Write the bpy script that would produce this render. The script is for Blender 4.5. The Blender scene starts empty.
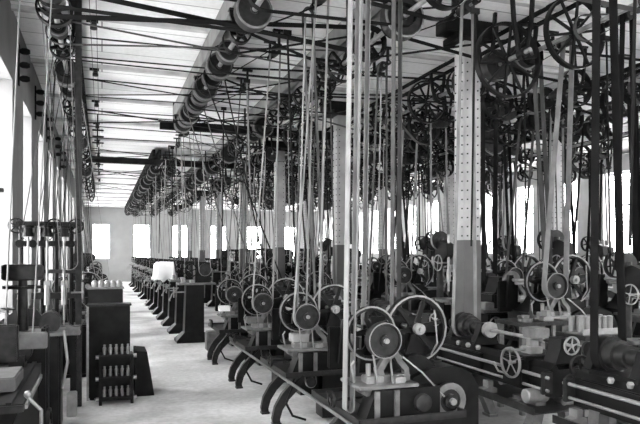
import bpy, bmesh, math, random
from mathutils import Vector, Matrix
random.seed(7)
PI = math.pi
S = bpy.context.scene
COL = S.collection

# ------------------------------------------------------------------ materials
def mat(name, v, rough=.5, metal=0.0, noise=0.25, scale=6.0, spec=.5, bump=0.0):
    m = bpy.data.materials.new(name); m.use_nodes = True
    nt = m.node_tree; b = nt.nodes['Principled BSDF']
    tc = nt.nodes.new('ShaderNodeTexCoord'); n = nt.nodes.new('ShaderNodeTexNoise')
    n.inputs['Scale'].default_value = scale; n.inputs['Detail'].default_value = 5
    r = nt.nodes.new('ShaderNodeValToRGB')
    lo = v*(1-noise); hi = min(1, v*(1+noise))
    r.color_ramp.elements[0].position = .3; r.color_ramp.elements[1].position = .7
    r.color_ramp.elements[0].color = (lo, lo, lo, 1); r.color_ramp.elements[1].color = (hi, hi, hi, 1)
    nt.links.new(tc.outputs['Object'], n.inputs['Vector']); nt.links.new(n.outputs[0], r.inputs[0])
    nt.links.new(r.outputs[0], b.inputs['Base Color'])
    b.inputs['Roughness'].default_value = rough; b.inputs['Metallic'].default_value = metal
    b.inputs['Specular IOR Level'].default_value = spec
    if bump:
        bp = nt.nodes.new('ShaderNodeBump'); bp.inputs['Strength'].default_value = bump
        nt.links.new(n.outputs[0], bp.inputs['Height']); nt.links.new(bp.outputs[0], b.inputs['Normal'])
    return m
IRON = mat('black_cast_iron', .008, .38, .0, .4, 9, .13)
IRON2 = mat('worn_dark_iron', .018, .4, .0, .5, 14, .2)
GREY = mat('bare_grey_casting', .12, .4, .2, .35, 10)
STEEL = mat('bright_steel', .26, .3, .4, .2, 12)
RIM = mat('polished_rim_steel', .2, .3, .3, .15, 10)
BELT = mat('pale_leather', .18, .6, 0, .25, 5, .2)
BELTM = mat('tan_leather', .07, .7, 0, .3, 5, .06)
BELTD = mat('dark_leather', .01, .75, 0, .3, 5, .03)
TIMB = mat('dark_timber', .012, .85, 0, .5, 4, .04)
TIMP = mat('pale_timber', .2, .7, 0, .25, 5)
BOARD = mat('dark_stained_board', .014, .65, 0, .4, 5, .07)
PAINT = mat('pale_column_paint', .36, .6, 0, .18, 3)
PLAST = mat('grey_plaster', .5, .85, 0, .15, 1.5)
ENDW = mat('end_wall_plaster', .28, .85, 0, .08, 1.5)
PLASTD = mat('shade_toned_window_wall', .15, .85, 0, .2, 1.5)  # wall colour darkened to stand in for the backlit shade on its piers
CLOTH = mat('white_cloth', .85, .9, 0, .06, 6, .2)
SASH = mat('window_sash_paint', .5, .6, 0, .1)

def glassmat():
    m = bpy.data.materials.new('window_glass'); m.use_nodes = True; nt = m.node_tree
    nt.nodes.clear(); o = nt.nodes.new('ShaderNodeOutputMaterial'); mx = nt.nodes.new('ShaderNodeMixShader')
    t = nt.nodes.new('ShaderNodeBsdfTransparent'); g = nt.nodes.new('ShaderNodeBsdfGlossy')
    g.inputs['Roughness'].default_value = .1; t.inputs[0].default_value = (.93, .93, .93, 1)
    mx.inputs[0].default_value = .06
    nt.links.new(t.outputs[0], mx.inputs[1]); nt.links.new(g.outputs[0], mx.inputs[2]); nt.links.new(mx.outputs[0], o.inputs[0])
    return m
GLASS = glassmat()

GREYT = mat('greyed_timber', .16, .7, 0, .3, 3)
def surfmat(name, v, kind):
    """floor (worn, oil-stained) and ceiling (long boards) materials"""
    m = bpy.data.materials.new(name); m.use_nodes = True; nt = m.node_tree; b = nt.nodes['Principled BSDF']
    N = nt.nodes.new; L = nt.links.new
    tc = N('ShaderNodeTexCoord'); n1 = N('ShaderNodeTexNoise'); n1.inputs['Detail'].default_value = 8
    n2 = N('ShaderNodeTexNoise'); n2.inputs['Detail'].default_value = 6; n2.inputs['Scale'].default_value = 14
    L(tc.outputs['Object'], n1.inputs['Vector']); L(tc.outputs['Object'], n2.inputs['Vector'])
    r = N('ShaderNodeValToRGB'); e = r.color_ramp.elements
    n1.inputs['Scale'].default_value = .55 if kind == 'floor' else .7
    k = .3 if kind == 'floor' else .85
    e[0].position = .33; e[1].position = .6
    e[0].color = (v*k,)*3+(1,); e[1].color = (v,)*3+(1,)
    L(n1.outputs[0], r.inputs[0])
    mx = N('ShaderNodeMix'); mx.data_type = 'RGBA'; mx.blend_type = 'MULTIPLY'; mx.inputs[0].default_value = .45 if kind == 'floor' else .2
    r2 = N('ShaderNodeValToRGB'); e2 = r2.color_ramp.elements; e2[0].position = .3; e2[1].position = .65
    e2[0].color = (.5, .5, .5, 1); e2[1].color = (1, 1, 1, 1)
    L(n2.outputs[0], r2.inputs[0]); L(r.outputs[0], mx.inputs[6]); L(r2.outputs[0], mx.inputs[7])
    last = mx.outputs[2]
    if kind == 'ceiling':
        br = N('ShaderNodeTexBrick'); br.inputs['Scale'].default_value = 1
        br.inputs['Brick Width'].default_value = 30; br.inputs['Row Height'].default_value = .605
        br.inputs['Mortar Size'].default_value = .012; br.inputs['Mortar'].default_value = (.35, .35, .35, 1)
        br.inputs['Color1'].default_value = (1, 1, 1, 1); br.inputs['Color2'].default_value = (.93, .93, .93, 1)
        L(tc.outputs['Object'], br.inputs['Vector'])
        m2 = N('ShaderNodeMix'); m2.data_type = 'RGBA'; m2.blend_type = 'MULTIPLY'; m2.inputs[0].default_value = 1
        L(last, m2.inputs[6]); L(br.outputs['Color'], m2.inputs[7]); last = m2.outputs[2]
    L(last, b.inputs['Base Color']); b.inputs['Roughness'].default_value = .75
    return m
FLOORM = surfmat('worn_pale_floor', .78, 'floor')
CEILM = surfmat('whitewashed_ceiling', .93, 'ceiling')

# ------------------------------------------------------------------ mesh builder
class MB:
    def __init__(s): s.bm = bmesh.new()
    def _xf(s, vs, M): bmesh.ops.transform(s.bm, matrix=M, verts=vs)
    def box(s, x0, x1, y0, y1, z0, z1, bev=0.0, rot=None):
        g = bmesh.ops.create_cube(s.bm, size=1)['verts']
        c = Vector(((x0+x1)/2, (y0+y1)/2, (z0+z1)/2))
        M = Matrix.Translation(c) @ (rot.to_4x4() if rot else Matrix.Identity(4)) @ Matrix.Diagonal((abs(x1-x0), abs(y1-y0), abs(z1-z0), 1))
        s._xf(g, M)
        if bev:
            es = list({e for v in g for e in v.link_edges})
            bmesh.ops.bevel(s.bm, geom=es, offset=bev, segments=2, affect='EDGES')
        return s
    def cyl(s, p0, p1, r0, r1=None, n=14):
        p0 = Vector(p0); p1 = Vector(p1); d = p1-p0; r1 = r0 if r1 is None else r1
        g = bmesh.ops.create_cone(s.bm, cap_ends=True, segments=n, radius1=r0, radius2=r1, depth=d.length)['verts']
        s._xf(g, Matrix.Translation((p0+p1)/2) @ Vector((0, 0, 1)).rotation_difference(d).to_matrix().to_4x4())
        return s
    def tube(s, pts, r, n=8):
        pts = [Vector(p) for p in pts]
        for a, b in zip(pts, pts[1:]): s.cyl(a, b, r, None, n)
        for p in pts[1:-1]: s.ball(p, r)
        return s
    def ball(s, c, r, sc=(1, 1, 1)):
        g = bmesh.ops.create_uvsphere(s.bm, u_segments=10, v_segments=6, radius=r)['verts']
        s._xf(g, Matrix.Translation(c) @ Matrix.Diagonal((*sc, 1))); return s
    def lathe(s, prof, c=(0, 0, 0), axis='y', n=24):
        """prof: (radius, height along axis) list, closed on itself"""
        rings = []
        for r, h in prof:
            ring = []
            for i in range(n):
                a = 2*PI*i/n; u, w = r*math.cos(a), r*math.sin(a)
                p = {'y': (u, h, w), 'x': (h, u, w), 'z': (u, w, h)}[axis]
                ring.append(s.bm.verts.new((p[0]+c[0], p[1]+c[1], p[2]+c[2])))
            rings.append(ring)
        for a, b in zip(rings, rings[1:]+rings[:1]):
            for i in range(n):
                j = (i+1) % n
                s.bm.faces.new((a[i], a[j], b[j], b[i]))
        return s
    def solid(s, prof, c=(0, 0, 0), axis='y', n=24):
        e = .0008
        return s.lathe([(e, prof[0][1])]+list(prof)+[(e, prof[-1][1])], c, axis, n)
    def prism(s, pts, a0, a1, axis='y'):
        """polygon in the plane across axis, extruded a0..a1"""
        def P(p, a): return {'y': (p[0], a, p[1]), 'x': (a, p[0], p[1]), 'z': (p[0], p[1], a)}[axis]
        v0 = [s.bm.verts.new(P(p, a0)) for p in pts]; v1 = [s.bm.verts.new(P(p, a1)) for p in pts]
        s.bm.faces.new(v0); s.bm.faces.new(v1[::-1])
        for i in range(len(pts)):
            j = (i+1) % len(pts); s.bm.faces.new((v0[i], v1[i], v1[j], v0[j]))
        return s
    def strip(s, path, a0, a1, axis='y', w=.06, wend=None):
        """curved bar of width w following path in the plane across axis"""
        wend = w if wend is None else wend
        P = [Vector(p) for p in path]; n = len(P); L = []; R = []
        for i, p in enumerate(P):
            t = (P[min(i+1, n-1)]-P[max(i-1, 0)]).normalized(); nn = Vector((-t.y, t.x))
            ww = (w+(wend-w)*i/(n-1))/2
            L.append(p+nn*ww); R.append(p-nn*ww)
        def Q(p, a): return {'y': (p[0], a, p[1]), 'x': (a, p[0], p[1]), 'z': (p[0], p[1], a)}[axis]
        V = [[s.bm.verts.new(Q(p, a)) for p in X] for X in (L, R) for a in (a0, a1)]
        l0, l1, r0, r1 = V
        for i in range(n-1):
            for A, B in ((l0, l1), (l1, r1), (r1, r0), (r0, l0)):
                s.bm.faces.new((A[i], A[i+1], B[i+1], B[i]))
        s.bm.faces.new((l0[0], l1[0], r1[0], r0[0])); s.bm.faces.new((l0[-1], r0[-1], r1[-1], l1[-1]))
        return s
    def wheel(s, c, r, w, spokes=6, axis='y', rt=.03, hub=.05, sw=.035, n=32, curved=False, rimonly=False):
        s.lathe([(r, -w/2), (r, w/2), (r-rt, w/2), (r-rt, -w/2)], c, axis, n)
        s.solid([(hub, -w*.6), (hub, w*.6)], c, axis, 14)
        for i in range(spokes):
            a = 2*PI*i/spokes+.2
            pts = []
            for k in range(5 if curved else 2):
                t = k/(4 if curved else 1); rr = hub*.7+(r-rt*.6-hub*.7)*t; aa = a+(.45*math.sin(t*PI) if curved else 0)
                pts.append((rr*math.cos(aa), rr*math.sin(aa)))
            ce = {'y': (c[0], c[2], c[1]), 'x': (c[1], c[2], c[0]), 'z': (c[0], c[1], c[2])}[axis]
            pts = [(p[0]+ce[0], p[1]+ce[1]) for p in pts]
            s.strip(pts, ce[2]-w*.18, ce[2]+w*.18, axis, sw, sw*.7)
        return s
    def disc(s, c, r, w, axis='y', n=28):
        s.solid([(r, -w/2), (r, w/2)], c, axis, n); return s
    def drum(s, c, r, w, axis='y', n=28, dish=.02, hub=.045):
        """solid pulley with a dished face, raised rim and a hub"""
        s.solid([(hub*.45, -w/2-.03), (hub*.45, -w/2-.012), (hub, -w/2-.012), (hub, -w/2+dish), (r*.86, -w/2+dish), (r*.9, -w/2), (r, -w/2), (r, w/2), (r*.3, w/2)], c, axis, n); return s
    def build(s, name, m, parent=None, loc=None, smooth=True):
        bmesh.ops.recalc_face_normals(s.bm, faces=s.bm.faces)
        me = bpy.data.meshes.new(name); s.bm.to_mesh(me); s.bm.free()
        me.materials.append(m)
        if smooth:
            me.polygons.foreach_set('use_smooth', [True]*len(me.polygons))
            me.set_sharp_from_angle(angle=math.radians(35))
        o = bpy.data.objects.new(name, me); COL.objects.link(o)
        if parent: o.parent = parent
        if loc: o.location = loc
        return o

def tag(o, label, cat, group=None, kind=None):
    if label: o['label'] = label
    if cat: o['category'] = cat
    if group: o['group'] = group
    elif 'group' in o: del o['group']
    if kind: o['kind'] = kind
    return o
def empty(name, loc=(0, 0, 0), rz=0):
    o = bpy.data.objects.new(name, None); COL.objects.link(o); o.location = loc; o.rotation_euler[2] = rz
    o.empty_display_size = .1
    return o
def struct(o): o['kind'] = 'structure'; return o
KIDS = {}
def kids(o): return [c for c in list(COL.objects) if c.parent == o]
def copy_tree(root, loc=None, rz=None, skip=()):
    if root.name not in KIDS:
        t = []
        for c in kids(root): t.append((c, kids(c)))
        KIDS[root.name] = t
    r = root.copy(); COL.objects.link(r)
    for c, g in KIDS[root.name]:
        if c.name.split('.')[0] in skip: continue
        cc = c.copy(); COL.objects.link(cc); cc.parent = r
        for q in g:
            qq = q.copy(); COL.objects.link(qq); qq.parent = cc
    if loc is not None: r.location = loc
    if rz is not None: r.rotation_euler[2] = rz
    return r
def relocate(o, loc, rz=None):
    o.location = loc
    if rz is not None: o.rotation_euler[2] = rz
ORD = ['first', 'second', 'third', 'fourth', 'fifth', 'sixth', 'seventh', 'eighth', 'ninth', 'tenth', 'eleventh', 'twelfth', 'thirteenth',
       'fourteenth', 'fifteenth', 'sixteenth', 'seventeenth', 'eighteenth', 'nineteenth', 'twentieth', 'twenty-first', 'twenty-second', 'twenty-third', 'twenty-fourth']

# ------------------------------------------------------------------ belts
def belt(name, y1, c1, r1, y2, c2, r2, w, mt, crossed=False, t=.008):
    a = Vector(c1); b = Vector(c2); u = b-a; D = u.length; phi = math.atan2(u.y, u.x)
    r1 += t/2+.001; r2 += t/2+.001
    al = math.acos(max(-1, min(1, ((r1+r2) if crossed else (r1-r2))/D)))
    pts = []
    N = 9
    for i in range(N+1):
        q = phi+al+(2*PI-2*al)*i/N
        pts.append((a.x+r1*math.cos(q), a.y+r1*math.sin(q), y1, q))
    if not crossed:
        for i in range(N+1):
            q = phi-al+2*al*i/N
            pts.append((b.x+r2*math.cos(q), b.y+r2*math.sin(q), y2, q))
    else:
        for i in range(N+1):
            q = phi-al+PI-(2*PI-2*al)*i/N
            pts.append((b.x+r2*math.cos(q), b.y+r2*math.sin(q), y2, q+PI))
    bm = bmesh.new(); rings = []
    for x, z, y, q in pts:
        n = Vector((math.cos(q), 0, math.sin(q)))*t/2
        rings.append([bm.verts.new(Vector((x, y+sy*w/2, z))+n*sn) for sn, sy in ((1, -1), (1, 1), (-1, 1), (-1, -1))])
    for A, B in zip(rings, rings[1:]+rings[:1]):
        for i in range(4): bm.faces.new((A[i], A[(i+1) % 4], B[(i+1) % 4], B[i]))
    M = MB(); M.bm.free(); M.bm = bm
    return M.build(name, mt, smooth=False)

# ------------------------------------------------------------------ setting
XL, XR, YB, YF, H = -1.15, 16.0, -6.0, 46.9, 5.35
PITCH = 2.42
def wallwith(name, axis, pos, thick, a0, a1, holes, material):
    """wall across `axis` at pos..pos+thick, running a0..a1, with rectangular openings (c, halfwidth, z0, z1)"""
    m = MB(); cur = a0
    def bx(u0, u1, z0, z1):
        if axis == 'x': m.box(min(pos, pos+thick), max(pos, pos+thick), u0, u1, z0, z1)
        else: m.box(u0, u1, min(pos, pos+thick), max(pos, pos+thick), z0, z1)
    for c, hw, z0, z1 in holes:
        bx(cur, c-hw, 0, H); bx(c-hw, c+hw, 0, z0); bx(c-hw, c+hw, z1, H); cur = c+hw
    bx(cur, a1, 0, H)
    return struct(m.build(name, material, smooth=False))
struct(MB().box(XL-.4, XR+.4, YB-.4, YF+.4, -.2, 0).build('floor', FLOORM, smooth=False))
struct(MB().box(XL-.4, XR+.4, YB-.4, YF+.4, H, H+.2).build('ceiling', CEILM, smooth=False))
lh = [(8.75+PITCH*k, .6, 1.2, 4.37) for k in range(-5, 16) if YB < 8.75+PITCH*k-.7 and 8.75+PITCH*k+.7 < YF]
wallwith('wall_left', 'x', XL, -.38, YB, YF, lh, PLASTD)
rh = [(c, hw, 2.0, 4.7) for c, hw, a, b in lh]
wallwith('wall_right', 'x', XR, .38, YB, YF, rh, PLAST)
eh = [(-.06+2.8*k, .6, 1.65, 4.15) for k in range(0, 6)]
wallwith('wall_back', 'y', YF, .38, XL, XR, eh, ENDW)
wallwith('wall_front', 'y', YB, -.38, XL, XR, eh, PLAST)
wn = [0]
def window(axis, pos, thick, c, hw, z0, z1):
    wn[0] += 1
    f = MB(); t = .05; p0 = pos+thick*.62; p1 = p0+(.05 if thick > 0 else -.05)
    def bx(u0, u1, za, zb, q0=p0, q1=p1):
        a, b = min(q0, q1), max(q0, q1)
        if axis == 'x': f.box(a, b, u0, u1, za, zb)
        else: f.box(u0, u1, a, b, za, zb)
    bx(c-hw, c-hw+t, z0, z1); bx(c+hw-t, c+hw, z0, z1); bx(c-hw, c+hw, z0, z0+t); bx(c-hw, c+hw, z1-t, z1)
    for k in (1, 2): x = c-hw+2*hw*k/3; bx(x-.012, x+.012, z0, z1)
    for k in range(1, 5): z = z0+(z1-z0)*k/5; q = .025 if k == 3 else .012; bx(c-hw, c+hw, z-q, z+q)
    w = struct(f.build('window_%d' % wn[0], SASH, smooth=False))
    g = MB(); a = (p0+p1)/2
    if axis == 'x': g.box(a-.003, a+.003, c-hw+t*.5, c+hw-t*.5, z0+t*.5, z1-t*.5)
    else: g.box(c-hw+t*.5, c+hw-t*.5, a-.003, a+.003, z0+t*.5, z1-t*.5)
    g.build('pane', GLASS, w, smooth=False)
    # daylight sampling portal in the opening (guides the renderer to the sky, gives no light itself)
    L = bpy.data.lights.new('daylight', 'AREA'); L.shape = 'RECTANGLE'; L.size = 2*hw; L.size_y = z1-z0; L.energy = 1
    L.cycles.is_portal = True
    o = bpy.data.objects.new('daylight', L); COL.objects.link(o); zc = (z0+z1)/2; q = pos+thick
    s = 1 if thick > 0 else -1
    o.location = (q, c, zc) if axis == 'x' else (c, q, zc)
    dirv = Vector((-s, 0, 0)) if axis == 'x' else Vector((0, -s, 0))
    o.rotation_euler = dirv.to_track_quat('-Z', 'Z').to_euler()
for h in lh: window('x', XL, -.38, *h)
for h in rh: window('x', XR, .38, *h)
for h in eh: window('y', YF, .38, *h)
for h in eh: window('y', YB, -.38, *h)  # unseen windows behind the camera, added to give frontal light
# ceiling joists: shallow dark-edged joists across the shop
tn = 0
joists = [9.25+PITCH*k for k in range(-3, 16)]
for y in joists:
    tn += 1
    struct(MB().box(XL, XR, y-.05, y+.05, H-.06, H+.01).build('trim_%d' % tn, mat('joist_timber', .45, .7, 0, .2, 4) if tn == 1 else bpy.data.materials['joist_timber'], smooth=False))

# ------------------------------------------------------------------ columns
col0 = empty('timber_column')
m = MB(); w = .135
m.box(-w, w, -w, w, 0, H-.3, .012)
m.build('shaft', PAINT, col0)
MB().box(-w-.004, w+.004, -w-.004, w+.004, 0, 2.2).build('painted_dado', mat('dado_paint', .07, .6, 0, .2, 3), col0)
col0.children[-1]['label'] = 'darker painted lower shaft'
m = MB(); m.box(-w-.03, w+.03, -w-.03, w+.03, 0, .25, .01); m.build('base_shoe', IRON, col0)
m = MB(); m.box(-w-.12, w+.12, -w-.12, w+.12, H-.3, H-.2, .01); m.box(-w-.3, w+.3, -w-.02, w+.02, H-.2, H, .01)
m.build('capital', IRON, col0)
m = MB()
for s in (-1, 1):
    for z in [2.26+.13*i for i in range(20)]:
        m.cyl((s*.085, -w-.012, z), (s*.085, -w+.01, z), .011, None, 8)
        m.cyl((-w-.012, s*.085, z), (-w+.01, s*.085, z), .011, None, 8)
m.build('stud_rows', IRON, col0)
ci = 0
for rx, rn, ks in ((5.0, 'the column line beside the second machine row', range(0, 8)), (10.8, 'the column line deep in the shop', range(1, 7))):
    n = 0
    for k in ks:
        y = 7.78+5.05*k
        loc = (rx, y, 0)
        if ci == 0: c = col0; relocate(c, loc)
        else: c = copy_tree(col0, loc)
        ci += 1
        if k < 0: nm = None
        tag(c, ('pale square column studded with bolts, ' + ORD[n] + ' from the front of ' + rn), 'column', 'studded square columns')
        n += 1

# ------------------------------------------------------------------ overhead line shafts
hanger0 = empty('shaft_hanger')
m = MB()
m.box(-.17, .17, -.06, .06, .42, .45, .005)
m.strip([(-.14, .43), (-.13, .3), (-.1, .12), (-.06, -.02), (0, -.09)], -.025, .025, 'y', .045)
m.strip([(.14, .43), (.13, .3), (.1, .12), (.06, -.02), (0, -.09)], -.025, .025, 'y', .045)
m.build('drop_frame', IRON, hanger0)
m = MB(); m.disc((0, 0, 0), .065, .16); m.box(-.09, .09, -.04, .04, -.03, .03, .005); m.build('bearing', IRON2, hanger0)
hused = [False]
def hanger(x, y, z, label, group, k=1.0):
    if not hused[0]: h = hanger0; hused[0] = True; relocate(h, (x, y, z))
    else: h = copy_tree(hanger0, (x, y, z))
    h.scale = (1, 1, k)
    tag(h, label, 'hanger', group)
SZ = 4.75           # line shaft height
def stringers(x, y0, y1, z0, where, off=.2, wd=.09, mt=None):
    for s, nm in ((-1, 'window-side'), (1, 'far-side')):
        o = MB().box(x+s*off-wd/2, x+s*off+wd/2, y0, y1, z0, z0+.16, .005).build('shaft_timber', mt or TIMB)
        tag(o, 'long ceiling timber, the %s one of the pair %s' % (nm, where), 'timber')
        b = MB()
    # hanging blocks to the ceiling joists
def lineshaft(x, y0, y1, pulleys, where, z=SZ, stmt=None, drop=.45):
    zt = z+drop; off = .14 if drop > .4 else .09
    if drop < .4: pulleys = [(a, min(b, drop-.02), c) for a, b, c in pulleys]
    # stringers fixed to the underside of the joists
    for s, nm in ((-1, 'window-side'), (1, 'far-side')):
        m = MB().box(x+s*off-.045, x+s*off+.045, y0-.2, y1+.2, zt, H-.08, .004)
        o = m.build('shaft_timber', stmt or TIMB)
        tag(o, '%s timber of the pair carrying the shaft %s' % (nm, where), 'timber')
    r = empty('line_shaft', (x, y0, z))
    tag(r, 'overhead line shaft with its pulleys, running %s' % where, 'shaft')
    MB().cyl((0, 0, 0), (0, y1-y0, 0), .032).build('steel_rod', STEEL, r)
    for py, pr, kind in pulleys:
        m = MB()
        if kind == 'solid': m.drum((0, 0, 0), pr, .16)
        elif kind == 'spoke': m.wheel((0, 0, 0), pr, .1, 6, hub=.06, rt=.02, sw=.05)
        else: m.wheel((0, 0, 0), pr, .08, 10, hub=.06, rt=.028, sw=.035, n=44)
        o = m.build('pulley', IRON if kind != 'solid' else IRON2, r, (0, py-y0, 0))
        if kind == 'solid':
            e = MB().lathe([(pr+.002, -.081), (pr+.002, -.06), (pr-.02, -.06), (pr-.02, -.084)]).build('rim', GREY, o)
    y = y0+.25; k = 0
    n = max(1, int((y1-y0)/PITCH))
    for i in range(n+1):
        yy = y0+.25+(y1-y0-.5)*i/n
        hanger(x, yy, z, 'cast iron drop hanger, %s along the shaft %s' % (ORD[i], where), 'shaft hangers', drop/.45)

rnd = random.uniform
# window-side shaft
LX = 1.62           # aisle shaft
P0 = [(6.9, .16, 'solid'), (7.25, .13, 'solid'), (7.55, .2, 'spoke'), (8.2, .11, 'solid'), (8.9, .16, 'spoke'), (10.2, .2, 'solid'), (11.2, .16, 'solid'), (12.4, .2, 'spoke'),
      (13.6, .16, 'solid'), (14.8, .2, 'spoke'), (16.5, .18, 'solid'), (18, .2, 'spoke'), (20, .18, 'spoke'), (22, .2, 'solid'), (25, .2, 'spoke'), (28, .2, 'spoke'), (31, .2, 'spoke')]
lineshaft(-.5, 4.0, 34, P0, 'above the machines by the windows')
P1 = [(5.9, .19, 'solid'), (6.9, .22, 'solid'), (7.6, .14, 'spoke'), (8.4, .15, 'solid'), (9.1, .19, 'solid'), (9.7, .15, 'solid'), (10.4, .2, 'solid'), (10.9, .16, 'solid'), (11.4, .19, 'solid'), (11.9, .17, 'solid'), (12.4, .19, 'solid'), (12.9, .16, 'solid'), (13.4, .18, 'solid')]
lineshaft(LX, 4.2, 13.8, P1, 'beside the aisle, front length', drop=.23, stmt=GREYT)
P1b = [(20.6+1.05*i, rnd(.14, .26), random.choice(['solid', 'spoke'])) for i in range(23)]
lineshaft(LX, 20.2, 45.5, P1b, 'beside the aisle, far length', drop=.27)
P3 = [(4.6+.95*i, rnd(.15, .32), random.choice(['spoke', 'spoke', 'solid'])) for i in range(42)]
lineshaft(3.3, 4.0, 45.5, P3, 'just past the aisle row', drop=.27, stmt=GREYT)
P4 = [(5.2, .2, 'solid'), (6.45, .465, 'big'), (7.5, .2, 'solid'), (8.9, .3, 'spoke'), (10.3, .4, 'big'), (11.6, .3, 'spoke'), (13.4, .36, 'spoke'), (15, .3, 'solid'), (16.6, .4, 'spoke'), (19, .3, 'spoke'), (22, .4, 'spoke'), (26, .3, 'spoke'), (30, .3, 'spoke'), (35, .3, 'spoke')]
lineshaft(5.75, 4.6, 38, P4, 'beyond the first column line', z=4.85)
P5 = [(7.5+1.3*i, rnd(.2, .42), random.choice(['spoke', 'solid', 'spoke'])) for i in range(22)]
lineshaft(8.85, 6.4, 38, P5, 'midway between the two column lines')
P6 = [(9+1.4*i, rnd(.2, .4), random.choice(['spoke', 'solid'])) for i in range(20)]
lineshaft(11.35, 8, 38, P6, 'past the deep column line')
P7 = [(11+1.6*i, rnd(.2, .4), random.choice(['spoke', 'solid'])) for i in range(16)]
lineshaft(13.4, 10, 38, P7, 'by the opposite windows')

# ------------------------------------------------------------------ countershaft prototypes
def make_counter(kind):
    r = empty('countershaft')
    MB().cyl((0, -.66, 0), (0, .62, 0), .022).build('steel_rod', STEEL, r)
    for y in (-.6, .54):
        m = MB(); m.box(-.13, .13, y-.04, y+.04, .6, .63)
        m.strip([(-.11, .61), (-.1, .4), (-.06, .1), (0, -.06)], y-.02, y+.02, 'y', .035)
        m.strip([(.11, .61), (.1, .4), (.06, .1), (0, -.06)], y-.02, y+.02, 'y', .035)
        m.disc((0, y, 0), .05, .12); m.build('hanger', IRON, r)
    m = MB(); c = [(.13, -.32), (.13, -.22), (.105, -.22), (.105, -.12), (.08, -.12), (.08, -.02), (.06, -.02), (.06, .06)]
    m.solid(c if kind else [(a*1.25, b) for a, b in c]); m.build('cone_pulley', IRON2, r)
    if kind == 0:
        MB().wheel((0, .22, 0), .24, .1, 6, rt=.018, hub=.045, sw=.04).build('pulley', IRON, r)
        MB().wheel((0, .36, 0), .24, .1, 6, rt=.018, hub=.045, sw=.04).build('pulley', IRON, r)
    elif kind == 1:
        o = MB().drum((0, .22, 0), .19, .12).build('pulley', IRON, r)
        MB().drum((0, .38, 0), .19, .12).build('pulley', IRON, r)
        MB().wheel((0, -.5, 0), .3, .1, 6, rt=.02, hub=.05, sw=.045, curved=True).build('pulley', IRON, r)
    else:
        MB().wheel((0, .3, 0), .36, .12, 6, rt=.022, hub=.06, sw=.05, curved=True).build('pulley', IRON, r)
        MB().drum((0, -.45, 0), .16, .1).build('pulley', IRON2, r)
    m = MB(); m.cyl((-.3, -.6, .1), (-.3, .6, .1), .014); m.box(-.32, -.1, .16, .18, .07, .13); m.build('shifter_bar', TIMP, r)
    return r
def make_small_counter():
    r = empty('countershaft')
    MB().cyl((0, -.3, 0), (0, .3, 0), .018).build('steel_rod', STEEL, r)
    for y in (-.26, .26):
        m = MB(); m.box(-.09, .09, y-.03, y+.03, .22, .25); m.strip([(0, .23), (0, -.03)], y-.02, y+.02, 'y', .035); m.disc((0, y, 0), .04, .08); m.build('hanger', IRON, r)
    m = MB(); m.solid([(.07, -.12), (.07, .0), (.055, .0), (.055, .12)]); m.build('cone_pulley', IRON2, r)
    return r
CS = [make_counter(i) for i in range(3)]+[make_small_counter()]; csu = [False]*4
def counter(kind, x, y, z, label, group=None):
    if not csu[kind]: o = CS[kind]; csu[kind] = True; relocate(o, (x, y, z))
    else: o = copy_tree(CS[kind], (x, y, z))
    tag(o, label, 'countershaft', group); return o

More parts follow.
